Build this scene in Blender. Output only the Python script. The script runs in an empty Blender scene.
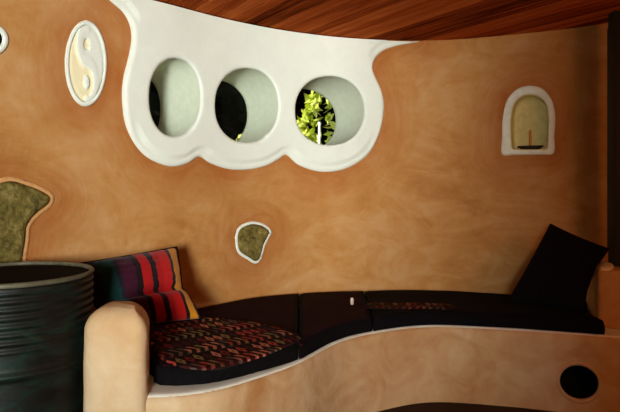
import bpy, bmesh, math, random
import numpy as np
from mathutils import Vector, geometry

random.seed(7); rng = np.random.default_rng(7)
SC = bpy.context.scene
COL = SC.collection
# ------------------------------------------------------------------ camera model
F_PX, CX, HOR, EYE = 603.0, 310.0, 180.0, 1.30        # 35 mm lens, eye height 1.3 m
def at(px, py, d):
    return np.array([(px-CX)/F_PX*d, d, EYE+(HOR-py)/F_PX*d])
def at_z(px, py, z):
    return at(px, py, (EYE-z)*F_PX/(py-HOR))

# ------------------------------------------------------------------ materials
def srgb(r, g, b):
    f = lambda c: (c/255/12.92) if c/255 <= .04045 else ((c/255+.055)/1.055)**2.4
    return (f(r), f(g), f(b), 1)
class NT:
    def __init__(s, name):
        s.m = bpy.data.materials.new(name); s.m.use_nodes = True
        s.t = s.m.node_tree; s.n = s.t.nodes; s.bsdf = s.n['Principled BSDF']
    def node(s, kind, **kw):
        n = s.n.new(kind)
        for k, v in kw.items():
            if k in n.inputs: n.inputs[k].default_value = v
            else: setattr(n, k, v)
        return n
    def link(s, a, b): s.t.links.new(a, b)
    def ramp(s, fac, stops, interp='LINEAR'):
        r = s.node('ShaderNodeValToRGB'); cr = r.color_ramp; cr.interpolation = interp
        while len(cr.elements) < len(stops): cr.elements.new(.5)
        for e, (p, c) in zip(cr.elements, stops): e.position = p; e.color = c
        s.link(fac, r.inputs['Fac']); return r.outputs['Color']
    def mix(s, fac, a, b, mode='MIX'):
        m = s.node('ShaderNodeMix', data_type='RGBA', blend_type=mode)
        for sock, v in ((m.inputs['Factor'], fac), (m.inputs['A'], a), (m.inputs['B'], b)): pass
        fs, As, Bs = m.inputs[0], m.inputs[6], m.inputs[7]
        for sock, v in ((fs, fac), (As, a), (Bs, b)):
            if hasattr(v, 'links') or hasattr(v, 'is_linked'): s.link(v, sock)
            else: sock.default_value = v
        return m.outputs[2]
    def math(s, op, a, b=None, c=None):
        m = s.node('ShaderNodeMath', operation=op)
        for i, v in enumerate((a, b, c)):
            if v is None: continue
            if hasattr(v, 'is_linked'): s.link(v, m.inputs[i])
            else: m.inputs[i].default_value = v
        return m.outputs[0]
    def coord(s, what='Object'):
        return s.node('ShaderNodeTexCoord').outputs[what]
    def scaled(s, vec, sc):
        mp = s.node('ShaderNodeMapping'); mp.inputs['Scale'].default_value = sc
        s.link(vec, mp.inputs['Vector']); return mp.outputs['Vector']
    def noise(s, vec, scale, detail=4, rough=.55, dist=0):
        n = s.node('ShaderNodeTexNoise', Scale=scale, Detail=detail, Roughness=rough, Distortion=dist)
        s.link(vec, n.inputs['Vector']); return n.outputs['Fac']
    def bump(s, h, strength=.3, dist=.01):
        b = s.node('ShaderNodeBump', Strength=strength, Distance=dist)
        s.link(h, b.inputs['Height']); s.link(b.outputs['Normal'], s.bsdf.inputs['Normal'])
    def base(s, c, rough=.8, spec=.3):
        if hasattr(c, 'is_linked'): s.link(c, s.bsdf.inputs['Base Color'])
        else: s.bsdf.inputs['Base Color'].default_value = c
        s.bsdf.inputs['Roughness'].default_value = rough
        s.bsdf.inputs['Specular IOR Level'].default_value = spec
        return s.m
def plaster(name, dark, mid, light, strokes=True):
    """hand-trowelled clay plaster: mottled pigment, strokes that follow the reliefs"""
    t = NT(name); co = t.coord()
    n1 = t.noise(co, 1.1, 4, .55, .6); n2 = t.noise(co, 4, 5, .6, 1.4)
    f = t.math('ADD', t.math('MULTIPLY', n1, .6), t.math('MULTIPLY', n2, .4))
    h = t.noise(co, 26, 5, .6)
    halo = None
    if strokes:
        at_ = t.node('ShaderNodeAttribute', attribute_name='stroke')
        v = t.node('ShaderNodeCombineXYZ')
        sep = t.node('ShaderNodeSeparateXYZ'); t.link(at_.outputs['Vector'], sep.inputs[0])
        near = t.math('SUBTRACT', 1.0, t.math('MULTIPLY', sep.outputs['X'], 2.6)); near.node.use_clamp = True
        t.link(t.math('MULTIPLY', sep.outputs['X'], 17), v.inputs['X'])
        t.link(t.math('MULTIPLY', sep.outputs['Y'], 3.2), v.inputs['Y'])
        t.link(t.math('MULTIPLY', sep.outputs['Z'], 3.2), v.inputs['Z'])
        st = t.noise(v.outputs[0], 1.0, 5, .6, 1.2)
        v2 = t.scaled(co, (2.6, 2.6, 5)); st2 = t.noise(v2, .8, 5, .62, 2.2)     # freer strokes away from the reliefs
        stt = t.mix(near, st2, st)
        k = t.node('ShaderNodeSeparateColor'); t.link(stt, k.inputs[0]); stt = k.outputs[0]
        f = t.math('ADD', t.math('MULTIPLY', f, .62), t.math('MULTIPLY', stt, .38))
        h = t.math('ADD', t.math('MULTIPLY', h, .6), t.math('MULTIPLY', stt, .6))
        # a stronger wash brushed round each relief
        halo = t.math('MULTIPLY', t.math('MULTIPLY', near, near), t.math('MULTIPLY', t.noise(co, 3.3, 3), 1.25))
    c = t.ramp(f, [(.34, dark), (.5, mid), (.66, light)])
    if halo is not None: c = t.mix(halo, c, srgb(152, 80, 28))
    t.bump(h, .35, .012)
    return t.base(c, .85, .15)
def plain(name, col, rough=.7, var=.25, scale=12, bump=.2, spec=.3, metal=0):
    t = NT(name); co = t.coord(); n = t.noise(co, scale, 5, .6, .3)
    lo = tuple(c*(1-var) for c in col[:3])+(1,); hi = tuple(min(1, c*(1+var)) for c in col[:3])+(1,)
    c = t.ramp(n, [(.3, lo), (.7, hi)])
    if bump: t.bump(t.noise(co, scale*4, 4), bump, .004)
    t.bsdf.inputs['Metallic'].default_value = metal
    return t.base(c, rough, spec)

M = {}
M['clay'] = plaster('ochre_clay_plaster', srgb(158, 102, 46), srgb(183, 133, 75), srgb(197, 157, 106))
M['bench'] = plaster('salmon_clay_plaster', srgb(168, 118, 70), srgb(192, 157, 113), srgb(207, 183, 147), False)
M['white'] = plain('white_lime_plaster', srgb(219, 226, 212), .8, .03, 9, .25, .2)
M['reveal'] = plain('shaded_reveal_plaster', srgb(204, 211, 188), .85, .06, 24, .35, .15)  # white plaster darkened and greened: the reveals' shade is put into the colour
M['ledge'] = plain('pale_limewash', srgb(222, 220, 204), .8, .06, 9, .2, .2)
M['cream'] = plain('cream_lime_plaster', srgb(206, 196, 130), .85, .12, 22, .4, .2)
M['ivory'] = plain('ivory_yellow_plaster', srgb(232, 224, 182), .8, .06, 20, .2, .2)
M['niche_white'] = plain('bluish_white_plaster', srgb(222, 230, 216), .8, .08, 20, .3, .2)

def stone_mat():
    t = NT('mossy_olive_stone'); co = t.coord()
    n = t.noise(co, 30, 8, .7, .8); n2 = t.noise(co, 9, 4, .6, .5)
    f = t.math('ADD', t.math('MULTIPLY', n, .6), t.math('MULTIPLY', n2, .4))
    c = t.ramp(f, [(.36, srgb(50, 44, 16)), (.46, srgb(98, 88, 36)), (.55, srgb(124, 110, 52)), (.66, srgb(160, 140, 88))])
    t.bump(n, .8, .02); return t.base(c, .8, .3)
M['stone'] = stone_mat()
def ceiling_mat():
    t = NT('red_brown_boards'); co = t.coord()
    g = t.noise(t.scaled(co, (1.2, 26, 1)), 1.0, 6, .65, .6)
    isl = t.node('ShaderNodeNewGeometry').outputs['Random Per Island']
    f = t.math('ADD', t.math('MULTIPLY', g, .7), t.math('MULTIPLY', isl, .3))
    c = t.ramp(f, [(.28, srgb(64, 22, 9)), (.5, srgb(164, 76, 32)), (.75, srgb(204, 110, 54))])
    t.bump(g, .3, .006); return t.base(c, .8, .0)
M['boards'] = ceiling_mat()
M['floor'] = plain('dark_earth_floor', srgb(44, 27, 20), .75, .35, 5, .3, .2)
M['post'] = plain('dark_green_timber', srgb(14, 20, 17), .6, .3, 10, .2, .3)
M['navy'] = plain('black_navy_cloth', srgb(13, 11, 14), .95, .3, 40, .4, .06)
M['blackc'] = plain('black_cloth', srgb(13, 11, 12), .95, .3, 40, .4, .06)
M['maroon'] = plain('dark_maroon_cloth', srgb(34, 13, 16), .95, .4, 18, .5, .06)
M['tag'] = plain('pale_cloth_tag', srgb(205, 185, 165), .8, .05, 20, 0, .2)
M['flat_black'] = plain('matt_black', srgb(12, 12, 13), .9, .3, 20, .2, .1)  # near-black for the vent lining and the round disc
M['dish'] = plain('dark_iron_dish', srgb(36, 22, 16), .6, .3, 30, .2, .4)
M['wax'] = plain('amber_wax', srgb(178, 128, 46), .5, .1, 30, .1, .4)
M['wick'] = plain('black_wick', srgb(20, 15, 12), .9, .1, 30, 0, .1)

def barrel_mat():
    t = NT('dark_green_enamel'); co = t.coord()
    n = t.noise(t.scaled(co, (1, 1, 2.2)), 6, 6, .7, 1.2)
    c = t.ramp(n, [(.3, srgb(7, 7, 6)), (.5, srgb(17, 19, 14)), (.62, srgb(14, 36, 27)), (.75, srgb(42, 40, 27))])
    t.bump(t.noise(co, 40, 4), .15, .004)
    return t.base(c, .5, .25)
M['barrel'] = barrel_mat()
M['rim'] = plain('worn_pale_steel', srgb(92, 88, 68), .55, .4, 16, .2, .3, .1)
M['lid'] = plain('black_steel_lid', srgb(10, 10, 10), .9, .3, 10, .2, .05)

def stripe_mat():
    t = NT('striped_woven_cloth')
    sep = t.node('ShaderNodeSeparateXYZ'); uv = t.coord('UV'); t.link(uv, sep.inputs[0])
    wob = t.math('MULTIPLY', t.math('SUBTRACT', t.noise(uv, 5, 2), .5), .06)
    u = t.math('ADD', sep.outputs['X'], wob)
    K = srgb(26, 12, 16); R = srgb(160, 20, 20); Y = srgb(200, 134, 24)
    c = t.ramp(u, [(0, srgb(22, 16, 20)), (.12, srgb(16, 50, 50)), (.27, srgb(30, 24, 34)), (.31, srgb(58, 14, 34)), (.44, K),
                   (.50, R), (.60, K), (.665, R), (.73, srgb(178, 26, 22)), (.83, K), (.87, Y), (.965, K)], 'CONSTANT')
    w = t.noise(t.scaled(uv, (160, 60, 1)), 1, 3)
    c = t.mix(.35, c, t.ramp(w, [(.3, (.25, .25, .25, 1)), (.7, (1, 1, 1, 1))]), 'MULTIPLY')
    t.bump(w, .3, .003); t.bsdf.inputs['Sheen Weight'].default_value = .1
    return t.base(c, .9, .1)
M['stripe'] = stripe_mat()
def kilim_mat(name='kilim_weave', rows=7, cols=17, muted=False):
    """rows of little diamonds, zigzags and bars woven in red, pink, tan and olive on near-black"""
    t = NT(name); uv = t.coord('UV'); sep = t.node('ShaderNodeSeparateXYZ'); t.link(uv, sep.inputs[0])
    wob = t.math('MULTIPLY', t.math('SUBTRACT', t.noise(uv, 14, 2), .5), .035)
    v = t.math('MULTIPLY', t.math('ADD', sep.outputs['Y'], wob), rows)
    u = t.math('MULTIPLY', sep.outputs['X'], cols)
    row = t.math('FLOOR', v); fv = t.math('FRACT', v)
    u = t.math('ADD', u, t.math('MULTIPLY', row, .37))
    col = t.math('FLOOR', u); fu = t.math('FRACT', u)
    dia = t.math('ADD', t.math('ABSOLUTE', t.math('SUBTRACT', fu, .5)), t.math('ABSOLUTE', t.math('SUBTRACT', fv, .5)))
    cell = t.node('ShaderNodeTexWhiteNoise', noise_dimensions='2D'); cv = t.node('ShaderNodeCombineXYZ')
    t.link(col, cv.inputs['X']); t.link(row, cv.inputs['Y']); t.link(cv.outputs[0], cell.inputs['Vector'])
    K = srgb(20, 11, 12)
    bright = t.ramp(cell.outputs['Value'], [(0, srgb(150, 58, 48)), (.22, srgb(176, 110, 84)), (.42, srgb(104, 34, 32)), (.58, srgb(124, 104, 62)),
                                    (.74, srgb(60, 24, 24)), (.86, srgb(84, 70, 60))], 'CONSTANT')
    rw = t.node('ShaderNodeTexWhiteNoise', noise_dimensions='1D'); t.link(row, rw.inputs['W'])
    ground = t.ramp(rw.outputs['Value'], [(0, K), (.35, srgb(46, 16, 18)), (.7, srgb(26, 18, 16))], 'CONSTANT')
    zig = t.math('FRACT', t.math('ADD', t.math('MULTIPLY', u, 1.0), t.math('MULTIPLY', t.math('ABSOLUTE', t.math('SUBTRACT', fv, .5)), 1.3)))
    zg = t.mix(t.math('LESS_THAN', zig, .42), ground, bright)
    c = t.mix(t.math('LESS_THAN', dia, .44), ground, bright)
    c = t.mix(t.math('LESS_THAN', dia, .13), c, ground)
    c = t.mix(t.math('LESS_THAN', t.math('FRACT', t.math('MULTIPLY', row, .5)), .25), c, zg)
    c = t.mix(t.math('LESS_THAN', fv, .10), c, srgb(38, 26, 20))
    if muted: c = t.mix(.55, c, K)
    t.bump(t.noise(t.scaled(uv, (200, 200, 1)), 1, 3), .3, .003)
    return t.base(c, .95, .06)
M['kilim'] = kilim_mat()
M['strip'] = kilim_mat('muted_weave', 2, 14, True)
M['fringe'] = plain('dark_fringe', srgb(60, 44, 34), .9, .3, 60, 0, .1)

def leaf_mat(name, a, b, spec=.4):
    t = NT(name); isl = t.node('ShaderNodeNewGeometry').outputs['Random Per Island']
    c = t.ramp(isl, [(.1, a), (.9, b)])
    t.base(c, .5, spec)
    tr = t.node('ShaderNodeBsdfTranslucent'); t.link(c, tr.inputs['Color'])
    ms = t.node('ShaderNodeMixShader'); ms.inputs[0].default_value = .4
    out = t.n['Material Output']
    t.link(t.bsdf.outputs[0], ms.inputs[1]); t.link(tr.outputs[0], ms.inputs[2]); t.link(ms.outputs[0], out.inputs['Surface'])
    return t.m
M['leaf'] = leaf_mat('sunlit_leaf', srgb(176, 196, 36), srgb(236, 238, 140))
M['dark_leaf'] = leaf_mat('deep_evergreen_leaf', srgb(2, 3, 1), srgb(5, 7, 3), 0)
M['bark'] = plain('brown_bark', srgb(60, 44, 30), .9, .3, 12, .6, .1)
M['soil'] = plain('garden_soil', srgb(70, 62, 40), .95, .3, 4, .4, .1)
M['white_paint'] = plain('white_paint', srgb(232, 232, 226), .6, .03, 10, .05, .3)
def glass_mat():
    t = NT('window_glass')
    g = t.node('ShaderNodeBsdfGlossy', Roughness=.02); g.inputs['Color'].default_value = (1, 1, 1, 1)
    tr = t.node('ShaderNodeBsdfTransparent'); tr.inputs['Color'].default_value = (.93, .95, .92, 1)
    fr = t.node('ShaderNodeFresnel', IOR=1.45); ms = t.node('ShaderNodeMixShader')
    t.link(t.math('MULTIPLY', fr.outputs[0], .12), ms.inputs[0]); t.link(tr.outputs[0], ms.inputs[1]); t.link(g.outputs[0], ms.inputs[2])
    t.link(ms.outputs[0], t.n['Material Output'].inputs['Surface']); return t.m
M['glass'] = glass_mat()

# ------------------------------------------------------------------ object helpers
def tag(o, label=None, cat=None, group=None, kind=None):
    for k, v in (('label', label), ('category', cat), ('group', group), ('kind', kind)):
        if v: o[k] = v
    return o
def empty(name, loc, label, cat, group=None):
    o = bpy.data.objects.new(name, None); COL.objects.link(o); o.location = loc; o.empty_display_size = .05
    return tag(o, label, cat, group)
def build(name, verts, faces, mat, parent=None, smooth=True, sharp=None, uvs=None, attr=None):
    me = bpy.data.meshes.new(name)
    me.from_pydata([tuple(map(float, v)) for v in verts], [], [tuple(map(int, f)) for f in faces])
    me.update()
    bm = bmesh.new(); bm.from_mesh(me); bmesh.ops.recalc_face_normals(bm, faces=bm.faces); bm.to_mesh(me); bm.free()
    if smooth:
        me.polygons.foreach_set('use_smooth', [True]*len(me.polygons))
        if sharp: me.set_sharp_from_angle(angle=math.radians(sharp))
    if uvs is not None:
        l = me.uv_layers.new(name='UVMap'); uvs = np.asarray(uvs)
        vi = np.zeros(len(me.loops), int); me.loops.foreach_get('vertex_index', vi)
        l.data.foreach_set('uv', uvs[vi].ravel())
    if attr is not None:
        a = me.attributes.new('stroke', 'FLOAT_VECTOR', 'POINT'); a.data.foreach_set('vector', np.asarray(attr, float).ravel())
    me.materials.append(mat)
    o = bpy.data.objects.new(name, me); COL.objects.link(o)
    if parent is not None:
        o.parent = parent; o.matrix_parent_inverse = parent.matrix_basis.inverted()
    return o
def rebase(o, loc):
    """put a mesh object's origin at its base, geometry unmoved"""
    v = Vector(loc); o.data.transform(__import__('mathutils').Matrix.Translation(-v)); o.location = v
def cat_rom(pts, n=8, closed=False):
    P = [np.array(p, float) for p in pts]; out = []; N = len(P)
    for i in range(N if closed else N-1):
        g = (lambda k: P[k % N]) if closed else (lambda k: P[min(max(k, 0), N-1)])
        a, b, c, d = g(i-1), g(i), g(i+1), g(i+2)
        for j in range(n):
            t = j/n
            out.append(.5*((2*b)+(-a+c)*t+(2*a-5*b+4*c-d)*t*t+(-a+3*b-3*c+d)*t**3))
    if not closed: out.append(P[-1])
    return np.array(out)
def resample(P, step, closed=False):
    Q = np.vstack([P, P[:1]]) if closed else P
    L = np.concatenate([[0], np.cumsum(np.linalg.norm(np.diff(Q, axis=0), axis=1))])
    n = max(3, int(round(L[-1]/step))); s = np.linspace(0, L[-1], n+1)
    R = np.stack([np.interp(s, L, Q[:, k]) for k in range(Q.shape[1])], 1)
    return R[:-1] if closed else R
def inside(pts, poly):
    x, y = pts[:, 0], pts[:, 1]; r = np.zeros(len(pts), bool)
    for (x0, y0), (x1, y1) in zip(poly, np.roll(poly, -1, 0)):
        if y0 == y1: continue
        c = ((y0 > y) != (y1 > y)) & (x < (x1-x0)*(y-y0)/(y1-y0)+x0); r ^= c
    return r
def dist(pts, poly, closed=True):
    A = poly if closed else poly[:-1]; B = np.roll(poly, -1, 0) if closed else poly[1:]
    best = np.full(len(pts), 1e9)
    for a, b in zip(A, B):
        d = b-a; l = max(d@d, 1e-12)
        t = np.clip(((pts-a)@d)/l, 0, 1)
        best = np.minimum(best, np.linalg.norm(pts-(a+t[:, None]*d), axis=1))
    return best
def tri2d(outline, holes=(), cell=.03, rings=()):
    """triangulated sheet inside outline, minus holes -> verts (n,2), tris"""
    pts = [np.asarray(outline, float)]+[np.asarray(h, float) for h in holes]
    edges = []; k = 0
    for p in pts:
        n = len(p); edges += [(k+i, k+(i+1) % n) for i in range(n)]; k += n
    lo, hi = pts[0].min(0), pts[0].max(0)
    gx = np.arange(lo[0]+cell*.5, hi[0], cell); gy = np.arange(lo[1]+cell*.5, hi[1], cell*.87)
    G = np.array([(x+(cell*.5 if j % 2 else 0), y) for j, y in enumerate(gy) for x in gx])
    extra = []
    for ring in rings:
        for p in pts:
            t = np.roll(p, -1, 0)-np.roll(p, 1, 0); nrm = np.stack([t[:, 1], -t[:, 0]], 1)/np.maximum(np.linalg.norm(t, axis=1), 1e-9)[:, None]
            for sg in (1, -1): extra.append(p+nrm*sg*ring)
    far = max(rings) if rings else 0
    def ok(Q, mn):
        m = inside(Q, pts[0])
        for h in pts[1:]: m &= ~inside(Q, h)
        Q = Q[m]; d = np.full(len(Q), 1e9)
        for p in pts: d = np.minimum(d, dist(Q, p))
        return Q, d, mn
    Q, d, _ = ok(G, 0); Q = Q[d > max(cell*.45, far+cell*.4)]
    allp = pts+[Q]
    for i, e in enumerate(extra):
        ring = rings[i//(2*len(pts))]; E, d, _ = ok(e, 0); allp.append(E[d > ring*.96])
    V = np.vstack(allp)
    vs, es, fs, *_ = geometry.delaunay_2d_cdt([Vector(v) for v in V], edges, [list(range(len(pts[0])))], 1, 1e-6)
    V2 = np.array([tuple(v) for v in vs]); T = np.array([f for f in fs if len(f) == 3])
    C = V2[T].mean(1); keep = inside(C, pts[0])
    for h in pts[1:]: keep &= ~inside(C, h)
    return V2, T[keep]
def solid(V, T, top, bot):
    """closed shell between two 3-D copies of a sheet"""
    n = len(V); cnt = {}
    for t in T:
        for a, b in ((t[0], t[1]), (t[1], t[2]), (t[2], t[0])): cnt[(a, b)] = 1
    F = [tuple(t) for t in T]+[(t[0]+n, t[2]+n, t[1]+n) for t in T]
    for (a, b) in cnt:
        if (b, a) not in cnt: F.append((b, a, a+n, b+n))
    return np.vstack([top, bot]), F
def noise2(x, y, seed=0):
    r = np.random.default_rng(seed); o = 0
    for k in range(6):
        fx, fy, ph = r.uniform(-1, 1, 3); o = o+np.sin(x*fx*(2+k)+y*fy*(2+k)+ph*6)/(1+.4*k)
    return o/3

class Bend:
    """a wall that follows a plan curve: (s along, z up, w towards the room) -> world"""
    def __init__(s, pts, amp=.01, seed=1):
        P = resample(cat_rom(pts, 24), .02); s.P = P
        T = np.gradient(P, axis=0); T /= np.linalg.norm(T, axis=1)[:, None]
        for _ in range(6): T[1:-1] = (T[:-2]+T[1:-1]*2+T[2:])/4
        T /= np.linalg.norm(T, axis=1)[:, None]
        s.N = np.stack([T[:, 1], -T[:, 0]], 1); s.T = T
        s.S = np.concatenate([[0], np.cumsum(np.linalg.norm(np.diff(P, axis=0), axis=1))]); s.L = s.S[-1]; s.amp = amp; s.seed = seed
    def plan(s, q, w=0):
        q = np.asarray(q, float); i = lambda a: np.interp(q, s.S, a)
        return np.stack([i(s.P[:, 0])+i(s.N[:, 0])*w, i(s.P[:, 1])+i(s.N[:, 1])*w], -1)
    def lump(s, q, z): return s.amp*noise2(np.asarray(q)*1.8, np.asarray(z)*1.8, s.seed)
    def __call__(s, q, z, w):
        q, z = np.asarray(q, float), np.asarray(z, float)
        p = s.plan(q, 0); n = np.stack([np.interp(q, s.S, s.N[:, 0]), np.interp(q, s.S, s.N[:, 1])], -1)
        p = p+n*(np.asarray(w)+s.lump(q, z))[..., None]
        return np.concatenate([p, np.broadcast_to(z, q.shape)[..., None]], -1)
    def hit(s, px, py, w=0.0):
        """pixel -> (s, z) on the surface w in front of the curve"""
        a = (px-CX)/F_PX; z = EYE
        for _ in range(3):
            Q = s.P+s.N*(w+s.lump(s.S, np.full(len(s.S), z)))[:, None]; g = Q[:, 0]-a*Q[:, 1]
            idx = [i for i in range(len(g)-1) if g[i]*g[i+1] <= 0 and Q[i, 1] > .3]
            i = max(idx, key=lambda k: Q[k, 1]); t = g[i]/(g[i]-g[i+1])
            d = Q[i, 1]*(1-t)+Q[i+1, 1]*t; q = s.S[i]*(1-t)+s.S[i+1]*t; z = EYE+(HOR-py)/F_PX*d
        return np.array([q, z])
def smoothstep(x): x = np.clip(x, 0, 1); return x*x*(3-2*x)
def quarter(x): x = np.clip(x, 0, 1); return np.sqrt(np.maximum(0, 1-(1-x)**2))

# ------------------------------------------------------------------ room plan
CEIL = 2.32
W = Bend([(-2.35, .2), (-2.33, 1.0), (-2.22, 1.75), (-1.90, 2.38), (-1.465, 2.85), (-.907, 3.42), (-.395, 3.95), (.143, 4.28), (.77, 4.42),
          (1.345, 4.27), (1.97, 3.9), (2.42, 3.35), (2.66, 2.7), (2.75, 2.0), (2.75, 1.0)], .010, 3)
WT = .36                                                                # wall thickness
def wall_outline(px, w=0.0, step=.012, closed=True, n=8, smooth=True):
    q = np.array([W.hit(x, y, w) for x, y in px])
    return resample(cat_rom(q, n, True) if smooth else q, step, True)
def ellipse_px(x0, x1, y0, y1, p=2.15, n=64):
    a = np.linspace(0, 2*math.pi, n, endpoint=False); c, s = np.cos(a), np.sin(a)
    return np.stack([(x0+x1)/2+(x1-x0)/2*np.sign(c)*abs(c)**(2/p), (y0+y1)/2+(y1-y0)/2*np.sign(s)*abs(s)**(2/p)], 1)
def offset(poly, d):
    t = np.roll(poly, -1, 0)-np.roll(poly, 1, 0); n = np.stack([t[:, 1], -t[:, 0]], 1)/np.linalg.norm(t, axis=1)[:, None]
    x, y = poly[:, 0], poly[:, 1]; area = (x*np.roll(y, -1)-np.roll(x, -1)*y).sum()
    return poly+n*d*(1 if area > 0 else -1)

SUR = wall_outline([(92, -15), (104, -7), (114, 2), (125, 12), (131.5, 25), (133, 40), (130, 57), (125.5, 75), (123.5, 95), (126, 120), (134, 140), (146, 155), (160, 163),
    (175, 166.5), (190, 163), (201, 156.5), (212, 163), (230, 169), (250, 169.5), (268, 165.5), (280, 159), (288, 155), (300, 165), (320, 171.5),
    (340, 170.5), (358, 163), (372, 150), (381, 130), (384.5, 108), (382.5, 92), (377, 79), (373, 68), (376, 58), (384, 50), (398, 45), (414, 41.5)], .02, .012, n=6)
# the top of the surround runs along the ceiling
i0 = SUR[:, 1] > CEIL-.006; SUR[i0, 1] = CEIL-.006
qL, qR = W.hit(92, -15)[0], W.hit(415, 41)[0]
bodyL = np.array([W.hit(x, y, .02) for x, y in [(104, -7), (114, 2), (125, 12), (131.5, 25), (133, 40), (130, 57), (125.5, 75), (123.5, 95), (126, 120), (134, 140), (146, 155), (160, 163),
    (175, 166.5), (190, 163), (201, 156.5), (212, 163), (230, 169), (250, 169.5), (268, 165.5), (280, 159), (288, 155), (300, 165), (320, 171.5),
    (340, 170.5), (358, 163), (372, 150), (381, 130), (384.5, 108), (382.5, 92), (377, 79), (373, 68), (376, 58), (384, 50), (398, 45), (412, 42.5)]])
low = cat_rom(bodyL, 6); low[:, 1] = np.minimum(low[:, 1], CEIL-.008)
SUR = resample(np.vstack([[qL, CEIL-.008], low, [qR+.03, CEIL-.008]]), .012, True)
WIN = [wall_outline(ellipse_px(*e), .03) for e in ((150, 201.5, 58, 136.5), (216, 279, 68, 142.5), (296, 364.5, 76, 145))]
WIN.append(wall_outline(ellipse_px(-28, 2.6, 28, 50), .01))
TAIJI = wall_outline(ellipse_px(65.5, 107.5, 20, 106.5, 2.0), .01)
ST1 = [(220+x/6.87, 210+y/6.87) for x, y in [(128, 165), (150, 125), (200, 102), (240, 97), (300, 112), (345, 150), (330, 185), (303, 240), (284, 310), (266, 345), (240, 350), (200, 325), (150, 293), (130, 258), (125, 210)]]
STONE1 = wall_outline(ST1, .01, .008)
STONE2 = wall_outline([(-22, 190), (0, 183), (13, 181), (27, 185), (40, 190), (51, 197), (48, 205), (40, 211), (32, 219), (27, 228), (26, 240), (24, 253), (22, 266), (14, 286), (-20, 284)], .01, .012)
NO = wall_outline([(502, 154), (502, 136), (502.5, 118.7), (507, 100), (517, 89), (530, 85.5), (543, 89), (552, 101), (555, 116), (554, 136), (553.5, 153), (540, 154.5), (515, 155)], .01, .008)
NI = wall_outline([(512, 148.5), (510.5, 140), (510.3, 118.7), (513.5, 104), (521, 96.3), (530, 94), (538.7, 96.3), (546, 103), (548.5, 115), (548.5, 140), (547, 148.5), (540, 150), (518, 150)], .01, .008)

# ------------------------------------------------------------------ wall
whole = resample(np.array([(0, 0), (W.L, 0), (W.L, CEIL), (0, CEIL)]), .06, True)
holes = [offset(w, .022) for w in WIN[:3]]+[offset(NI, .012)]
V, T = tri2d(whole, holes, .035)
feats = [SUR, TAIJI, STONE1, STONE2, NO]
fd = np.min([dist(V, f) for f in feats], 0)
top = W(V[:, 0], V[:, 1], 0*V[:, 0]); SHIFT = [(-.035, -.050), (-.030, -.032), (-.082, -.042), (0, 0)]          # the tubes run slightly down and to the left
Vb = V.copy()
fall = [smoothstep(1-dist(V, offset(w_, .022))/.16) for w_ in WIN[:3]]
for i, sh in enumerate(SHIFT[:3]):
    k = fall[i].copy()
    for j in range(3):
        if j != i: k = k*(1-fall[j])
    Vb = Vb+np.array(sh)*(WT/.35)*k[:, None]
bot = W(Vb[:, 0], Vb[:, 1], 0*V[:, 0]-WT)
st = np.stack([fd, V[:, 0], V[:, 1]], 1)
vv, ff = solid(V, T, top, bot)
tag(build('wall_back', vv, ff, M['clay'], sharp=50, attr=np.vstack([st, st])), 'curved ochre clay plaster wall of the round room', 'wall', kind='structure')

# white three-lobed plaster surround
V, T = tri2d(SUR, WIN[:3], .022, (.008, .018, .03, .045, .06, .075))
lowpart = SUR[SUR[:, 1] < CEIL-.01]
dS = dist(V, lowpart, False); dH = np.min([dist(V, w) for w in WIN[:3]], 0)
eps = np.array([0, .01])
under = np.clip((dS-dist(V-eps, lowpart, False))/.01, 0, 1)             # 1 where the nearest edge lies below
wf = .003+.027*quarter(dS/.018)-.017*smoothstep((under-.25)/.4)*(1-smoothstep((dS-.048)/.012))
wf = wf-.012*(1-quarter(dH/.022))
vv, ff = solid(V, T, W(V[:, 0], V[:, 1], wf), W(V[:, 0], V[:, 1], 0*wf-.004))
tag(build('trim_1', vv, ff, M['white'], sharp=70), 'white plaster surround with three rounded lobes around the porthole windows', 'window surround', kind='structure')

def porthole(name, outline, w0, label, sh=(0, 0)):
    n = len(outline); ws = list(np.linspace(w0, -.35, 9)); out = offset(outline, .018)
    sk = lambda P, w: P+np.array(sh)*np.clip(-w/.35, 0, 1)
    vs = [W(*sk(outline, w).T, np.full(n, w)) for w in ws]+[W(*sk(out, w).T, np.full(n, w)) for w in (-.35, min(w0, .0))]
    R = len(vs); fs = []
    for r in range(R):
        a, b = r*n, ((r+1) % R)*n
        fs += [(a+i, a+(i+1) % n, b+(i+1) % n, b+i) for i in range(n)]
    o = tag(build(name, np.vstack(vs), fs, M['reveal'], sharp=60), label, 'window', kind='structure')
    Vp, Tp = tri2d(offset(outline, -.004)+np.array(sh)*.93, (), .06)
    k = np.zeros(len(Vp))
    a, b = solid(Vp, Tp, W(Vp[:, 0], Vp[:, 1], k-.325), W(Vp[:, 0], Vp[:, 1], k-.331))
    build('pane', a, b, M['glass'], o, sharp=40)
    return o
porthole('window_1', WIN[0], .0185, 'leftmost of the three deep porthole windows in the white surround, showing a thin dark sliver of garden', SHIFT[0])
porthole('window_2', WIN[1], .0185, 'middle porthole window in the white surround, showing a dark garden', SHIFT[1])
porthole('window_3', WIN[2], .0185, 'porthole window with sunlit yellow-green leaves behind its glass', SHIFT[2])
cw = WIN[3].mean(0)
w4 = empty('round_plaque', W(cw[0], WIN[3][:, 1].min()-.03, 0.), 'round dark disc with a white rim, cut off by the left edge of the photo', 'wall plaque')
V, T = tri2d(WIN[3], (), .04); k = np.zeros(len(V))
vv, ff = solid(V, T, W(V[:, 0], V[:, 1], k+.004), W(V[:, 0], V[:, 1], k-.012)); build('disc', vv, ff, M['flat_black'], w4, sharp=60)
V, T = tri2d(offset(WIN[3], .03), [WIN[3]], .03, (.008,))
dd = np.minimum(dist(V, offset(WIN[3], .03)), dist(V, WIN[3]))
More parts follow.
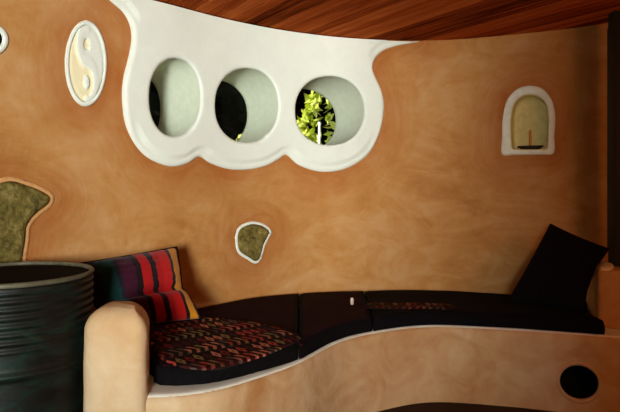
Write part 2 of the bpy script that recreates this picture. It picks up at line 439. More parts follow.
vv, ff = solid(V, T, W(V[:, 0], V[:, 1], .004+.012*quarter(dd/.015)), W(V[:, 0], V[:, 1], 0*dd-.003))
build('rim', vv, ff, M['white'], w4, sharp=70)

# ------------------------------------------------------------------ yin-yang plaque
c0 = TAIJI.mean(0); hs, hz = np.ptp(TAIJI[:, 0])/2, np.ptp(TAIJI[:, 1])/2
inner = c0+(TAIJI-c0)*np.array([.80, .87])
root = empty('taiji_plaque', W(c0[0], c0[1]-hz, .0), 'oval white plaster relief with a yin-yang swirl on the wall', 'wall plaque')
V, T = tri2d(TAIJI, [inner], .012, (.006, .012))
d1 = np.minimum(dist(V, TAIJI), dist(V, inner))
vv, ff = solid(V, T, W(V[:, 0], V[:, 1], .004+.010*quarter(d1/.02)), W(V[:, 0], V[:, 1], 0*d1-.003))
build('frame', vv, ff, M['white'], root, sharp=70)
V, T = tri2d(inner, (), .007)
x = (V[:, 0]-c0[0])/(hs*.80); y = (V[:, 1]-c0[1])/(hz*.87)             # unit disc
up, dn = np.hypot(x, y-.5), np.hypot(x, y+.5)
white = np.where(up < .5, True, np.where(dn < .5, False, x > 0))       # white: head on top, tail down the right
# distance to the S line in unit-disc space
Sx = np.concatenate([.5*np.cos(np.linspace(math.pi/2, 1.5*math.pi, 30)), .5*np.cos(np.linspace(math.pi/2, -math.pi/2, 30))])
Sy = np.concatenate([.5+.5*np.sin(np.linspace(math.pi/2, 1.5*math.pi, 30)), -.5+.5*np.sin(np.linspace(math.pi/2, -math.pi/2, 30))])
dl = dist(np.stack([x, y], 1), np.stack([Sx, Sy], 1), False)
h = np.where(white, .009-.003*smoothstep((dl-.1)/.2), .009-.009*smoothstep((dl-.06)/.16))
h = h-np.where(white, .008*smoothstep((.19-up)/.06), -.012*smoothstep((.21-dn)/.10))
h = h-.002*smoothstep((np.hypot(x, y)-.88)/.1)+.005
cream = np.array([not white[t].all() and dl[t].mean() > .13 and dn[t].mean() > .20 or up[t].mean() < .15 for t in T])
back = W(V[:, 0], V[:, 1], 0*h-.003)
for nm, sel, mt in (('white_swirl', ~cream, 'white'), ('cream_swirl', cream, 'ivory')):
    tt = T[sel]; used = np.unique(tt); mp = -np.ones(len(V), int); mp[used] = range(len(used))
    vv, ff = solid(V[used], mp[tt], W(V[used, 0], V[used, 1], h[used]), back[used])
    o = build(nm, vv, ff, M[mt], root, sharp=75)
    o['label'] = 'white half of the swirl' if mt == 'white' else 'cream recessed half of the swirl'

# ------------------------------------------------------------------ stones set in the wall
def wall_stone(outline, border, label, seed, bmat):
    c = outline.mean(0); o2 = offset(outline, border)
    root = empty('embedded_stone', W(c[0], outline[:, 1].min(), 0.), label, 'stone')
    V, T = tri2d(outline, (), .011)
    d = dist(V, outline)
    h = -.002+.022*quarter(d/.03)+.006*noise2(V[:, 0]*30, V[:, 1]*30, seed)*smoothstep(d/.03)+.004*noise2(V[:, 0]*80, V[:, 1]*80, seed+1)*smoothstep(d/.02)
    vv, ff = solid(V, T, W(V[:, 0], V[:, 1], h), W(V[:, 0], V[:, 1], 0*h-.02))
    build('stone_face', vv, ff, M['stone'], root, sharp=80)
    V, T = tri2d(o2, [outline], border*.6, ())
    d = np.minimum(dist(V, outline)+.004, dist(V, o2))
    vv, ff = solid(V, T, W(V[:, 0], V[:, 1], .0015+.003*quarter(d/(border*.5))), W(V[:, 0], V[:, 1], 0*d-.004))
    build('plaster_rim', vv, ff, M[bmat], root, sharp=80)
M['pale_clay'] = plain('pale_clay_edging', srgb(200, 152, 96), .85, .12, 12, .3, .15)
wall_stone(STONE1, .017, 'small olive-green stone with a white plaster rim, set in the wall below the windows', 5, 'white')
wall_stone(STONE2, .020, 'large mossy stone set in the wall above the dark green barrel', 9, 'pale_clay')

# ------------------------------------------------------------------ candle niche
c = NI.mean(0)
root = empty('wall_niche', W(c[0], NO[:, 1].min(), 0.), 'small arched wall niche with a white border, holding a candle', 'niche')
V, T = tri2d(NO, [NI], .012, (.006, .012))
d = np.minimum(dist(V, NO), dist(V, NI)+.006)
vv, ff = solid(V, T, W(V[:, 0], V[:, 1], .003+.016*quarter(d/.018)), W(V[:, 0], V[:, 1], 0*d-.003))
build('border', vv, ff, M['niche_white'], root, sharp=70)
ND = .12; n = len(NI); zc = NI[:, 1].mean()
rings = []
for w, sc in [(.008, 1), (-.02, 1), (-.06, .995), (-.09, .98), (-.11, .94), (-.12, .86), (-.122, .6), (-.122, .3)]:
    r = c+(NI-c)*sc
    if w > -.1: r = np.stack([r[:, 0], np.maximum(r[:, 1], NI[:, 1].min())], 1)
    rings.append(W(r[:, 0], r[:, 1], np.full(n, w)))
vs = np.vstack(rings+[W(np.array([c[0]]), np.array([c[1]]), np.array([-.122]))]); fs = []
for r in range(len(rings)-1): fs += [(r*n+i, r*n+(i+1) % n, (r+1)*n+(i+1) % n, (r+1)*n+i) for i in range(n)]
fs += [((len(rings)-1)*n+i, (len(rings)-1)*n+(i+1) % n, len(rings)*n) for i in range(n)]
o = build('recess', vs, fs, M['cream'], root, sharp=80)
md = o.modifiers.new('shell', 'SOLIDIFY'); md.thickness = .006; md.offset = -1
# the recess floor carries the candle
fz = NI[:, 1].min()
def lathe(prof, seg=40, ctr=(0, 0, 0)):
    a = np.linspace(0, 2*math.pi, seg, endpoint=False); vs = []; fs = []
    for r, z in prof: vs += [(ctr[0]+r*math.cos(t), ctr[1]+r*math.sin(t), ctr[2]+z) for t in a]
    for k in range(len(prof)-1): fs += [(k*seg+i, k*seg+(i+1) % seg, (k+1)*seg+(i+1) % seg, (k+1)*seg+i) for i in range(seg)]
    fs.append(tuple(range(seg))); fs.append(tuple(range((len(prof)-1)*seg, len(prof)*seg)))
    return vs, fs
cp = W(np.array([c[0]+.0]), np.array([fz]), np.array([-.045]))[0]
zb = fz+.003
root = empty('candle_dish', (cp[0], cp[1], zb), 'small dark iron candle dish on the floor of the arched niche', 'candle holder')
vs, fs = lathe([(.040, 0), (.060, .004), (.086, .024), (.089, .030), (.084, .031), (.052, .011), (.0163, .009), (.0163, .030), (.0135, .030), (.0135, .0075), (.002, .0075)], 36, (cp[0], cp[1], zb))
V_ = np.array(vs); tdir = W.T[np.searchsorted(W.S, c[0])]; nd = W.N[np.searchsorted(W.S, c[0])]
rel = V_[:, :2]-cp[:2]; a_, b_ = rel@tdir, rel@nd
V_[:, :2] = cp[:2]+np.outer(a_, tdir)+np.outer(b_*.5, nd)               # oval dish, long side along the wall
build('dish', V_, fs, M['dish'], root, sharp=50)
root = empty('candle', (cp[0], cp[1], zb+.0095), 'thin amber candle standing in the dark dish in the niche', 'candle')
vs, fs = lathe([(.0095, 0), (.0105, .004), (.0105, .12), (.009, .128), (.004, .126), (.001, .125)], 20, (cp[0], cp[1], zb+.0095))
V_ = np.array(vs); rel = V_[:, :2]-cp[:2]; V_[:, :2] = cp[:2]+np.outer(rel@tdir, tdir)+np.outer((rel@nd)*.55, nd)
build('wax_stick', V_, fs, M['wax'], root, sharp=50)
vs, fs = lathe([(.0016, .12), (.0014, .138), (.0005, .140)], 8, (cp[0], cp[1], zb+.0095)); build('wick', vs, fs, M['wick'], root)

# ------------------------------------------------------------------ ceiling, floor, post
def boards():
    vs, fs = [], []; dirv = np.array([-.53, .848]); nrm = np.array([dirv[1], -dirv[0]]); w = .095
    for i in range(-50, 60):
        for (l0, l1) in ((-6.5, 8.2),):
            a = i*w+.0015; b = (i+1)*w-.0015; k = len(vs)
            prof = [(a, .012), (a+.004, 0), (b-.004, 0), (b, .012), (b, .03), (a, .03)]
            for l in (l0, l1):
                for (u, z) in prof: p = nrm*u+dirv*l; vs.append((p[0], p[1], CEIL+z))
            m = len(prof)
            fs += [(k+j, k+(j+1) % m, k+m+(j+1) % m, k+m+j) for j in range(m)]+[tuple(range(k, k+m)), tuple(range(k+m, k+2*m))]
    return np.array(vs), fs
bv, bf = boards()
# keep board ends within the house: clamp along both axes
dirv = np.array([-.53, .848]); nrm = np.array([dirv[1], -dirv[0]])
L = bv[:, :2]@dirv; U = bv[:, :2]@nrm
L = np.clip(L, -4.6, 4.6); bv[:, :2] = np.outer(L, dirv)+np.outer(U, nrm)
ceil_o = build('ceiling', bv, bf, M['boards'], smooth=False)
# object axes: x along the boards so the grain follows them
import mathutils
ang = math.atan2(dirv[1], dirv[0]); R = mathutils.Matrix.Rotation(ang, 4, 'Z')
ceil_o.data.transform(R.inverted()); ceil_o.matrix_world = R
tag(ceil_o, 'red-brown boarded timber ceiling', 'ceiling', kind='structure')
vs = [(-5, -5, -.08), (5, -5, -.08), (5, 5.0, -.08), (-5, 5.0, -.08), (-5, -5, 0), (5, -5, 0), (5, 5.0, 0), (-5, 5.0, 0)]
fl = build('floor', vs, [(0, 1, 2, 3), (4, 5, 6, 7), (0, 1, 5, 4), (1, 2, 6, 5), (2, 3, 7, 6), (3, 0, 4, 7)], M['floor'], smooth=False)
tag(fl, 'dark earthen floor in front of the bench', 'floor', kind='structure')

# unseen wall added behind the camera; blocks daylight, so the right stays dim
vs = [(x, y, z) for z in (0, CEIL) for (x, y) in ((-.05, -1.35), (3.2, -1.35), (3.2, -1.2), (-.05, -1.2))]
wf_ = build('wall_blocker', vs, [(0, 1, 2, 3), (4, 5, 6, 7), (0, 1, 5, 4), (1, 2, 6, 5), (2, 3, 7, 6), (3, 0, 4, 7)], M['bench'], smooth=False)
tag(wf_, 'added clay plaster wall behind the camera that shades the right of the room', 'wall', kind='structure')

# ------------------------------------------------------------------ cob bench
ZS = .442
fp = [tuple(at_z(x, y, ZS)[:2]) for x, y in [(150, 397), (175, 396), (200, 393), (222, 389), (263, 377), (304, 362), (340, 342.5), (375, 333), (430, 326.5), (500, 329), (560, 333), (613, 337)]]
FR = Bend([(-.85, 2.40), (-.80, 2.375), (-.72, 2.37)]+fp+[(1.95, 3.22), (2.5, 3.12)], .006, 11)
# w>0 of this curve faces the room; into the bench is negative
bench = empty('cob_bench', (0.4, 3.3, 0), 'built-in curved clay bench with a pale ledge and rounded arm, along the round wall', 'bench')
hq = FR.hit(579, 382.5); hr = 17.6/F_PX*3.34
VO = np.stack([hq[0]+hr*1.02*np.cos(np.linspace(0, 2*math.pi, 48, endpoint=False)), hq[1]+hr*.97*np.sin(np.linspace(0, 2*math.pi, 48, endpoint=False))], 1)
rect = resample(np.array([(0.02, .001), (FR.L-.02, .001), (FR.L-.02, ZS-.004), (.02, ZS-.004)]), .03, True)
V, T = tri2d(rect, [VO], .03, (.012,))
dh = dist(V, VO)
wf = -.006+.012*(1-V[:, 1]/ZS)-.014*(1-quarter(dh/.02))-.022*(1-quarter((ZS-.004-V[:, 1])/.03))
stz = np.stack([V[:, 1]*.4, V[:, 0], V[:, 1]], 1)
vv, ff = solid(V, T, FR(V[:, 0], V[:, 1], wf), FR(V[:, 0], V[:, 1], 0*wf-.16))
build('front', vv, ff, M['bench'], bench, sharp=70)
# round vent in the front
nv = len(VO); vr = []
for w, k in ((-.012, 1.0), (-.15, 1.0), (-.15, .97), (-.016, .97)):
    r = VO.mean(0)+(VO-VO.mean(0))*k*.995; vr.append(FR(r[:, 0], r[:, 1], np.full(nv, w)))
fs = [((r*nv)+i, r*nv+(i+1) % nv, ((r+1) % 4)*nv+(i+1) % nv, ((r+1) % 4)*nv+i) for r in range(4) for i in range(nv)]
ve = build('vent', np.vstack(vr), fs, M['flat_black'], bench, sharp=50); ve['label'] = 'black round vent'
VR = VO.mean(0)+(VO-VO.mean(0))*1.20
V, T = tri2d(VR, [VO], .02, (.006,)); d = np.minimum(dist(V, VR), dist(V, VO))
vv, ff = solid(V, T, FR(V[:, 0], V[:, 1], -.004+.012*(1-V[:, 1]/ZS)+.006*quarter(d/.012)), FR(V[:, 0], V[:, 1], 0*d-.022))
build('vent_rim', vv, ff, M['bench'], ve, sharp=70)
r = VO.mean(0)+(VO-VO.mean(0))*.965
Vp, Tp = tri2d(r, (), .05); k = np.zeros(len(Vp))
a, b = solid(Vp, Tp, FR(Vp[:, 0], Vp[:, 1], k-.105), FR(Vp[:, 0], Vp[:, 1], k-.112)); build('vent_cover', a, b, M['flat_black'], ve, sharp=50)
# seat slab with rounded pale nose
qs = np.arange(.06, FR.L-.3, .03)
fe = FR(qs, np.full(len(qs), ZS), np.full(len(qs), -.016))[:, :2]
def wall_q(pt): return W.S[np.argmin(np.linalg.norm(W.P-pt, axis=1))]
wa, wb = wall_q(np.array([-1.17, 3.13])), wall_q(fe[-1]+np.array([.15, .3]))
wq = np.arange(wb, wa, -.04); we = W(wq, np.full(len(wq), .5), np.full(len(wq), .008))[:, :2]
seat_poly = resample(np.vstack([fe, we]), .025, True)
V, T = tri2d(seat_poly, (), .045, (.005, .012, .022))
d = dist(V, fe, False)
zt = ZS-.022*(1-quarter(d/.024))
vv, ff = solid(V, T, np.column_stack([V, zt]), np.column_stack([V, 0*zt+ZS-.04]))
s_ = build('seat', vv, ff, M['ledge'], bench, sharp=70); s_['label'] = 'pale limewashed seat ledge'
# rounded arms: stacked rings of a soft rectangle, closed by a rounded top
def arm(corners, z0, z1, r, mat, name='armrest', seed=2, flare=.012):
    C = np.array(corners); ctr = C.mean(0)
    base = []
    for i in range(4):
        p, q, n_ = C[i], C[(i-1) % 4], C[(i+1) % 4]
        a = p+(q-p)/np.linalg.norm(q-p)*r*.9; b = p+(n_-p)/np.linalg.norm(n_-p)*r*.9
        for t in np.linspace(0, 1, 9): base.append((1-t)**2*a+2*t*(1-t)*p+t*t*b)
    base = resample(np.array(base), .012, True); n = len(base)
    nr = offset(base, 1.0)-base; vs = []; zs = list(np.linspace(z0, z1-r, 16))
    prof = [(flare*(1-(z-z0)/(z1-z0))**1.5, z) for z in zs]+[(-r+r*math.cos(a), z1-r+r*math.sin(a)) for a in np.linspace(0, math.pi/2, 9)[1:]]
    for w, z in prof:
        l = .006*noise2(base[:, 0]*6+seed, base[:, 1]*6+z*5, seed)
        vs.append(np.column_stack([base+nr*(w+l)[:, None], np.full(n, z)+.004*noise2(base[:, 0]*7, base[:, 1]*7, seed+1)]))
    last = vs[-1]; cc = last.mean(0)
    for k in (.66, .33): vs.append(cc+(last-cc)*k+np.array([0, 0, .004*(1-k)]))
    V_ = np.vstack(vs+[cc[None]+np.array([[0, 0, .005]])]); fs = []
    R_ = len(vs)
    for j in range(R_-1): fs += [(j*n+i, j*n+(i+1) % n, (j+1)*n+(i+1) % n, (j+1)*n+i) for i in range(n)]
    fs += [((R_-1)*n+i, (R_-1)*n+(i+1) % n, R_*n) for i in range(n)]; fs.append(tuple(range(n)))
    return build(name, V_, fs, mat, bench, sharp=80)
af = 2.345
arm([(-.2687*af+.002, af), (-.3765*af-.020, af), (-.905, 2.60), (-.695, 2.62)],   .001, .792, .095, M['bench'], flare=.003)['label'] = 'tall rounded arm at the left end'
cap_z = .775
arm([(1.665, 3.50), (2.25, 3.36), (2.36, 3.44), (1.80, 3.93), (1.70, 3.80)], ZS+.001, .775, .03, M['bench'], flare=0)['label'] = 'squat arm block at the right end'

# pale plaster nosing at the foot of the post, on the right arm
cpts = [tuple(at_z(x, y, .788)[:2]) for x, y in ((598.5, 267), (601, 263.5), (607, 262), (613, 263), (613, 267.5), (604, 268))]
cp_ = resample(cat_rom(cpts, 6, True), .008, True); V, T = tri2d(cp_, (), .02, (.004,)); d = dist(V, cp_)
vv, ff = solid(V, T, np.column_stack([V, .780+.016*quarter(d/.02)]), np.column_stack([V, 0*d+.770]))
build('nosing', vv, ff, M['ledge'], bench, sharp=70)['label'] = 'small pale plaster nosing'
# dark timber post on the right arm
pc = at(619, 200, 3.66)[:2]
bm = bmesh.new(); bmesh.ops.create_cube(bm, size=1); bmesh.ops.bevel(bm, geom=bm.edges[:], offset=.06, segments=2, affect='EDGES')
vs = [tuple(v.co) for v in bm.verts]; fs = [[v.index for v in f.verts] for f in bm.faces]; bm.free()
vs = np.array(vs)*np.array([.105, .09, CEIL-.788])+np.array([pc[0], pc[1], (CEIL+.782)/2])
tag(build('trim_2', vs, fs, M['post'], sharp=30), 'dark green timber post rising from the right end of the bench', 'post', kind='structure')

# ------------------------------------------------------------------ cushions
def top_z(X, Y):
    """height of the cushion tops above the ledge"""
    back = np.clip((Y-3.2)/.9, 0, 1); right = smoothstep((X+.6)/1.2)
    return ZS+.003+.076+back*(.022*(1-right)-.018*right)
fo = lambda a, b, w, n=60: FR(np.linspace(a, b, n), np.full(n, ZS), np.broadcast_to(w, n))[:, :2]
qA, qB, qC = FR.hit(153, 397)[0]+.01, FR.hit(304, 362)[0], FR.hit(376, 333)[0]
qD = FR.hit(607, 337)[0]
def wall_pt(px, w=.035): q = W.hit(px, 250)[0]; return q
def wline(q0, q1, w=.04):
    qq = np.linspace(q1, q0, 60); return W(qq, np.full(len(qq), .5), np.full(len(qq), w))[:, :2]
def cushion(poly, front, mat_top, mat_side, label, name='seat_cushion'):
    poly = resample(poly, .02, True); x, y = poly[:, 0], poly[:, 1]
    V, T = tri2d(poly, (), .03, (.005, .012, .022, .034))
    r = .032; d = np.minimum(dist(V, front, False), dist(V, poly)*9)
    zt = top_z(V[:, 0], V[:, 1])-r*(1-quarter(d/r))+.004*noise2(V[:, 0]*5, V[:, 1]*5, 21)*smoothstep(d/.08)
    root = empty(name, (V[:, 0].mean(), V[:, 1].mean(), ZS+.003), label, 'cushion', 'seat cushions on the clay bench')
    # the cover: a dark boxed side and a top panel
    vv, ff = solid(V, T, np.column_stack([V, zt]), np.column_stack([V+(poly.mean(0)-V)*.004, 0*zt+ZS+.003]))
    build('cushion_body', vv, ff, mat_side, root, sharp=80)
    inn = offset(poly, -.022)
    V, T = tri2d(inn, (), .04, (.006,)); d = dist(V, inn); d0 = np.minimum(dist(V, front, False), dist(V, poly)*9)
    zt = top_z(V[:, 0], V[:, 1])-r*(1-quarter(d0/r))+.004*noise2(V[:, 0]*5, V[:, 1]*5, 21)*smoothstep(d0/.08)
    vv, ff = solid(V, T, np.column_stack([V, zt+.0035*quarter(d/.006)]), np.column_stack([V, zt-.004]))
    build('top_panel', vv, ff, mat_top, root, sharp=80)
    return root
gap = .0003
armback = [(-.672, 2.60), (-.70, 2.65), (-.88, 2.66), (-.97, 2.86)]
B0, B1 = FR(np.array([qB]), np.array([ZS]), np.array([-.045]))[0][:2], None
wB, wC, wD = wall_pt(296), wall_pt(362), wall_pt(589)
wA = W.S[np.argmin(np.linalg.norm(W.P-np.array([-1.15, 3.17]), axis=1))]
LV = np.interp(np.linspace(qA, qB-gap, 60), [qA, qA+.35, qB], [-.125, -.07, -.035])
c1 = cushion(np.vstack([[(-.662, 2.55)], fo(qA, qB-gap, LV), wline(wA, wB-gap, .045), armback[::-1]]), fo(qA, qB-gap, LV), M['maroon'], M['blackc'], 'seat cushion under the patterned kilim, with dark maroon top and black side')
c2 = cushion(np.vstack([fo(qB+gap, qC-gap, -.030), wline(wB+gap, wC-gap, .045)]), fo(qB+gap, qC-gap, -.030), M['maroon'], M['blackc'], 'dark maroon seat cushion between the kilim-covered one and the long black one')
c3 = cushion(np.vstack([fo(qC+gap, qD, -.026), [(1.64, 3.45)], [(1.625, 3.62)], wline(wC+gap, wD, .045)]), fo(qC+gap, qD, -.026), M['navy'], M['navy'], 'long black seat cushion under the black pillow at the right')

def sheet(name, poly, mat, lift, thick, axis, parent=None, cell=.02, droop=None):
    """a cloth lying on the cushions; uv along axis"""
    poly = resample(poly, .012, True)
    V, T = tri2d(poly, (), cell, (.005,))
    d = dist(V, poly)
    z = top_z(V[:, 0], V[:, 1])+lift+.003*noise2(V[:, 0]*16, V[:, 1]*16, 33)
    if droop is not None: z = z-.022*(1-quarter(dist(V, droop, False)/.03))*0
    vv, ff = solid(V, T, np.column_stack([V, z+thick*quarter(d/.006)]), np.column_stack([V, z]))
    ax = np.array(axis)/np.linalg.norm(axis); ay = np.array([-ax[1], ax[0]])
    P = np.stack([V@ax, V@ay], 1); lo, hi = P.min(0), P.max(0); uv = (P-lo)/(hi-lo)
    return build(name, vv, ff, mat, parent, sharp=80, uvs=np.vstack([uv, uv])), poly
zk = ZS+.092
kp = [(150, 340), (159, 356), (170, 362.5), (184, 367), (204, 369), (222, 368), (244, 362), (263, 355.5), (284, 347), (301, 338), (291, 331), (272, 326), (250, 322), (222, 319), (196, 319), (172, 324), (156, 331)]
kpoly = cat_rom([tuple(at_z(x, y, zk)[:2]) for x, y in kp], 5, True)
kroot = empty('kilim', (*kpoly.mean(0), zk), 'patterned dark red kilim with rows of small diamonds, spread on the bench cushion', 'kilim')
ko, _ = sheet('woven_cloth', kpoly, M['kilim'], .009, .006, (.80, .60), kroot)
sp = cat_rom([tuple(at_z(x, y, ZS+.08)[:2]) for x, y in [(366, 309), (368, 303.5), (400, 302.5), (430, 303), (452, 304.5), (455, 309), (430, 308.5), (400, 309)]], 4, True)
so, _ = sheet('woven_runner', sp, M['strip'], .009, .005, (1, .0))
rebase(so, (*sp.mean(0), ZS+.08)); tag(so, 'narrow muted patterned runner lying on the black cushion near the wall', 'runner')
tp = at_z(352, 303, ZS+.085)
vs, fs = lathe([(.003, 0), (.010, .002), (.011, .03), (.008, .042), (.002, .044)], 12, (tp[0], tp[1], top_z(tp[0], tp[1])+.002))
o = build('tag', vs, fs, M['tag'], c2); o['label'] = 'small pale tag'

# ------------------------------------------------------------------ pillows
def pillow(name, left, right, v_l, v_r, thick, mat, label, crease=None, n=34, seed=4, piping=True, edge_sag=.02):
    """left/right: lists of (v, world point) edges from bottom (v=0) to top (v=1)"""
    def edge(E, v):
        vs_ = [e[0] for e in E]; P = np.array([e[1] for e in E])
        return np.stack([np.interp(v, vs_, P[:, k]) for k in range(3)], -1)
    us = np.linspace(0, 1, n+1); us = .5-.5*np.cos(us*math.pi)*.35-(.5-us)*-.65 if False else us
    vs0 = np.linspace(0, 1, n+1)
    U, Vv = np.meshgrid(us, vs0)
    l, r = edge(left, Vv), edge(right, Vv)
    P = l+(r-l)*U[..., None]
    up = P[-1].mean(0)-P[0].mean(0); al = P[:, -1].mean(0)-P[:, 0].mean(0)
    nrm = np.cross(al, up); nrm /= np.linalg.norm(nrm)
    if nrm[1] > 0: nrm = -nrm
    a, b = 2*U-1, 2*Vv-1
    prof = (np.maximum(0, 1-np.abs(a)**2.6)*np.maximum(0, 1-np.abs(b)**2.6))**.62
    # edges sag inwards between the corner ears
    cen = P.mean((0, 1))
    sag = edge_sag*((1-a**2)*np.abs(b)**4+(1-b**2)*np.abs(a)**4)
    P = P+(cen-P)*sag[..., None]
    wr = noise2(U*14, Vv*14, seed)*.10
    hf = prof*(1+wr)
    if crease is not None: hf = hf*(1-.55*np.exp(-((Vv-crease)/.035)**2))+.10*prof*np.exp(-((Vv-crease+.13)/.1)**2)
    front = P+nrm*(thick*hf)[..., None]; back = P-nrm*(thick*.55*prof)[..., None]
    m = n+1; idx = np.arange(m*m).reshape(m, m); verts = [*front.reshape(-1, 3)]; uv = list(np.stack([U, Vv], -1).reshape(-1, 2))
    fs = [(idx[i, j], idx[i, j+1], idx[i+1, j+1], idx[i+1, j]) for i in range(n) for j in range(n)]
    bi = idx.copy(); k = m*m
    for i in range(1, n):
        for j in range(1, n): bi[i, j] = k; k += 1; verts.append(back[i, j]); uv.append((U[i, j], Vv[i, j]))
    fs += [(bi[i, j], bi[i+1, j], bi[i+1, j+1], bi[i, j+1]) for i in range(n) for j in range(n)]
    V_ = np.array(verts)
    root = empty(name, (V_[:, 0].mean(), V_[:, 1].mean(), V_[:, 2].min()), label, 'pillow')
    build('pillow_cover', V_, fs, mat, root, uvs=uv)
    if piping:
        ring = np.vstack([P[0, :], P[1:, -1], P[-1, -2::-1], P[-2:0:-1, 0]])
        vs_, f2 = tube(ring, .0045, 6); build('piping', vs_, f2, M['blackc'], root)
    return root
def tube(ring, r, k=6):
    n = len(ring); t = np.roll(ring, -1, 0)-np.roll(ring, 1, 0); t /= np.linalg.norm(t, axis=1)[:, None]
    ref = np.array([0.31, .2, .93]); a = np.cross(t, ref); a /= np.linalg.norm(a, axis=1)[:, None]; b = np.cross(t, a)
    vs = [ring+r*(math.cos(2*math.pi*j/k)*a+math.sin(2*math.pi*j/k)*b) for j in range(k)]
    V_ = np.stack(vs, 1).reshape(-1, 3)
    return V_, [(i*k+j, i*k+(j+1) % k, ((i+1) % n)*k+(j+1) % k, ((i+1) % n)*k+j) for i in range(n) for j in range(k)]

pillow('striped_pillow',
       [(0, at(106, 331, 2.86)), (.28, at(96, 307, 2.86)), (.34, at(89, 302, 2.87)), (1, at(76, 264, 2.90))],
       [(0, at(202, 319, 3.12)), (.26, at(188, 293, 3.16)), (.31, at(183, 289, 3.18)), (.62, at(181, 270, 3.24)), (1, at(177, 247, 3.32))],
       0, 0, .085, M['stripe'], 'red, black, teal and yellow striped pillow behind the rounded bench arm', crease=.30)
pillow('dark_pillow',
       [(0, at(507, 303, 3.62)), (.2, at(514, 290, 3.65)), (1, at(550.5, 224, 3.86))],
       [(0, at(582, 313, 3.42)), (.35, at(588, 290, 3.44)), (.72, at(596, 268, 3.47)), (1, at(608.5, 249, 3.50))],
       0, 0, .085, M['navy'], 'plain black pillow leaning in the corner at the right end of the bench', seed=8, piping=True, edge_sag=.03)

# ------------------------------------------------------------------ barrel
bc = at(9, 271.5, 2.50); br = 80.5/F_PX*2.5; H = bc[2]
root = empty('metal_barrel', (bc[0], bc[1], 0), 'large dark green ribbed barrel with a pale rim, at the left end of the bench', 'barrel')
prof = [(br*.93, .0), (br*.96, .012)]
for z in np.linspace(.03, H-.03, 170):
    rr = br*(.965+.02*(z/H))
    rr += .0035*math.sin((H-z)*2*math.pi/.031) if z > H-.26 else 0
    rr += .012*math.exp(-((z-.575)/.014)**2)+.012*math.exp(-((z-.29)/.014)**2)
    prof.append((rr, z))
prof += [(br*.985, H-.022), (br*.97, H-.026), (br*.3, H-.02), (.01, H-.02)]
vs, fs = lathe(prof[:-2]+[], 96, (bc[0], bc[1], 0)); build('body', vs, fs, M['barrel'], root, sharp=50)
tr = [(br-.012+.009*math.cos(a)+.003, H-.010+.010*math.sin(a)) for a in np.linspace(0, 2*math.pi, 12, endpoint=False)]
a_ = np.linspace(0, 2*math.pi, 96, endpoint=False); vs = []; fs = []
for r, z in tr: vs += [(bc[0]+r*math.cos(t), bc[1]+r*math.sin(t), z) for t in a_]
fs = [(k*96+i, k*96+(i+1) % 96, ((k+1) % 12)*96+(i+1) % 96, ((k+1) % 12)*96+i) for k in range(12) for i in range(96)]
o = build('rim', vs, fs, M['rim'], root); o['label'] = 'pale worn rim'
vs, fs = lathe([(br-.02, H-.030), (br-.02, H-.0175), (br*.9, H-.016), (br*.5, H-.013), (.01, H-.012)], 64, (bc[0], bc[1], 0))
build('lid', vs, fs, M['lid'], root, sharp=50)['label'] = 'black recessed lid'

# ------------------------------------------------------------------ garden seen through the portholes
vs = [(-14, 4.9, -.25), (12, 4.9, -.25), (12, 20, -.25), (-14, 20, -.25), (-14, 4.9, -.15), (12, 4.9, -.15), (12, 20, -.15), (-14, 20, -.15)]
tag(build('ground', vs, [(0, 1, 2, 3), (4, 5, 6, 7), (0, 1, 5, 4), (1, 2, 6, 5), (2, 3, 7, 6), (3, 0, 4, 7)], M['soil'], smooth=False), 'garden soil outside the house', 'ground', kind='structure')
def leaves(pts, size, seed):
    r = np.random.default_rng(seed); vs = []; fs = []
    for p in pts:
        a = r.normal(size=3); a /= np.linalg.norm(a); b = np.cross(a, r.normal(size=3)); b /= np.linalg.norm(b); c = np.cross(a, b)
        l = size*r.uniform(.7, 1.3); k = len(vs)
        vs += [p-a*l, p-a*l*.2+b*l*.42+c*l*.08, p+a*l*.4+b*l*.34, p+a*l, p+a*l*.4-b*l*.34, p-a*l*.2-b*l*.42+c*l*.08]
        fs.append(tuple(range(k, k+6)))
    return vs, fs
def limb(p0, p1, r0, r1, k=10):
    p0, p1 = np.array(p0), np.array(p1); t = (p1-p0)/np.linalg.norm(p1-p0); a = np.cross(t, (.3, .9, .2)); a /= np.linalg.norm(a); b = np.cross(t, a)
    vs = []; fs = []
    for i, f in enumerate(np.linspace(0, 1, 6)):
        for j in range(k):
            an = 2*math.pi*j/k; vs.append(p0+(p1-p0)*f+(r0+(r1-r0)*f)*(math.cos(an)*a+math.sin(an)*b)+np.array([.03*math.sin(f*5), 0, 0]))
    fs = [(i*k+j, i*k+(j+1) % k, (i+1)*k+(j+1) % k, (i+1)*k+j) for i in range(5) for j in range(k)]+[tuple(range(k)), tuple(range(5*k, 6*k))]
    return vs, fs
def blob(c, rad, n, seed):
    r = np.random.default_rng(seed); d = r.normal(size=(n, 3)); d /= np.linalg.norm(d, axis=1)[:, None]
    return np.array(c)+d*np.array(rad)*(r.uniform(.35, 1, n)**.5)[:, None]
g = -.15
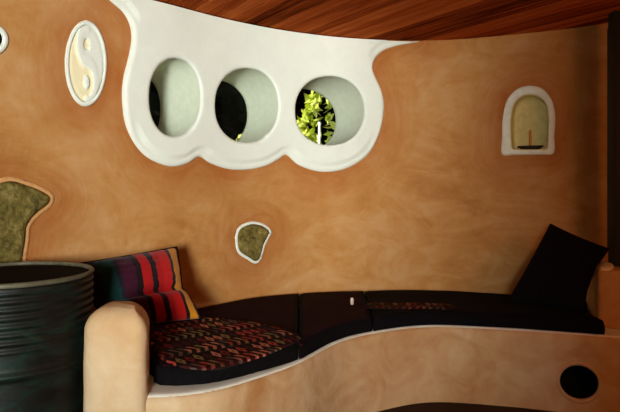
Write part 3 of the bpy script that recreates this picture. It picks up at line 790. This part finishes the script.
def shrub(name, base, blobs, size, mat, label, cat, seed, th):
    root = empty(name, (base[0], base[1], g), label, cat)
    P = np.vstack([blob(c_, r_, n_, seed+i) for i, (c_, r_, n_) in enumerate(blobs)])
    vs, fs = leaves(P, size, seed); build('crown', vs, fs, M[mat], root, smooth=False)
    if 'hedge' in name:                                                 # added near-black solid cores; they keep sky from showing between leaves
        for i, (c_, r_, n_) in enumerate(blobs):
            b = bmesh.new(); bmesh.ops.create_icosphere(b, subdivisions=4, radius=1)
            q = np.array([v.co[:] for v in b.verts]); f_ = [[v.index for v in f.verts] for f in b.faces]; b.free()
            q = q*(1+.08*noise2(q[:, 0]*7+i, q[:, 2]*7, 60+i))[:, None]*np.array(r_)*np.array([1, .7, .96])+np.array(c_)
            build('dark_core', q, f_, M['dark_leaf'], root)
    vs, fs = limb((base[0], base[1], g), (base[0]+th, base[1], base[2]), .07, .03); build('trunk', vs, fs, M['bark'], root)
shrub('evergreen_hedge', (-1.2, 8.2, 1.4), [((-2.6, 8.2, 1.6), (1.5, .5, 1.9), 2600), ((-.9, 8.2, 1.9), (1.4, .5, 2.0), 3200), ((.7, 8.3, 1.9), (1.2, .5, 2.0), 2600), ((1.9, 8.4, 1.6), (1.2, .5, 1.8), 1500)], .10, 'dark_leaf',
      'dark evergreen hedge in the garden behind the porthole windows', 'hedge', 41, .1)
sb = [(at(306, 127, 6.4), (.10, .1, .22), 46), (at(314, 100, 6.5), (.10, .1, .13), 26), (at(312, 115, 6.4), (.11, .1, .12), 34), (at(330, 120, 6.6), (.05, .08, .34), 40), (at(308, 142, 6.4), (.16, .1, .12), 34),
      (at(244, 141, 6.2), (.10, .08, .06), 20), (at(322, 165, 6.5), (.6, .3, .16), 160)]
shrub('leafy_bush', (.02, 6.5, 1.7), sb, .055, 'leaf', 'sunlit yellow-green leafy bush seen through the right porthole', 'bush', 51, .1)
pp = at(319.5, 122, 5.6)
vs, fs = lathe([(.03, 0), (.03, .02), (.012, .03), (.012, pp[2]-g-.02), (.016, pp[2]-g-.026), (.016, pp[2]-g-.004), (.004, pp[2]-g)], 16, (pp[0], pp[1], g))
o = build('garden_stake', vs, fs, M['white_paint'], sharp=40); rebase(o, (pp[0], pp[1], g)); tag(o, 'thin white stake outside, in front of the sunlit leaves', 'stake')

# ------------------------------------------------------------------ light
def area(name, loc, to, size, energy, col):
    l = bpy.data.lights.new(name, 'AREA'); l.shape = 'RECTANGLE'; l.size, l.size_y = size; l.energy = energy; l.color = col
    o = bpy.data.objects.new(name, l); COL.objects.link(o); o.location = loc
    o.rotation_euler = (Vector(to)-Vector(loc)).to_track_quat('-Z', 'Y').to_euler(); return o
k_ = area('daylight_window', (-.65, -4.2, 1.5), (.05, 4.2, 1.95), (1.0, 1.3), 74, (.97, 1, .97)); k_.data.spread = math.radians(54)
area('warm_fill', (2.2, .9, 1.7), (1.6, 3.9, 1.2), (.4, .4), 16, (1, .36, .11))  # added warm fill to redden the dim right side
sun = bpy.data.lights.new('sun', 'SUN'); sun.energy = 13; sun.angle = .01; sun.color = (1, .95, .82)
so_ = bpy.data.objects.new('sun', sun); COL.objects.link(so_); so_.rotation_euler = Vector((.62, .35, -.72)).to_track_quat('-Z', 'Y').to_euler()
wld = bpy.data.worlds.new('sky'); SC.world = wld; wld.use_nodes = True
bg = wld.node_tree.nodes['Background']; bg.inputs['Color'].default_value = (.62, .78, 1, 1); bg.inputs['Strength'].default_value = .05

cam = bpy.data.cameras.new('camera'); co = bpy.data.objects.new('camera', cam); COL.objects.link(co)
cam.sensor_width = 36; cam.lens = F_PX/620*36; cam.shift_y = -(206-HOR)/620
co.location = (0, 0, EYE); co.rotation_euler = (math.radians(90), 0, 0); cam.clip_start = .05
SC.camera = co
vs_ = SC.view_settings; vs_.view_transform = 'Standard'; vs_.look = 'None'; vs_.gamma = 1; vs_.exposure = 0.0; vs_.use_curve_mapping = False
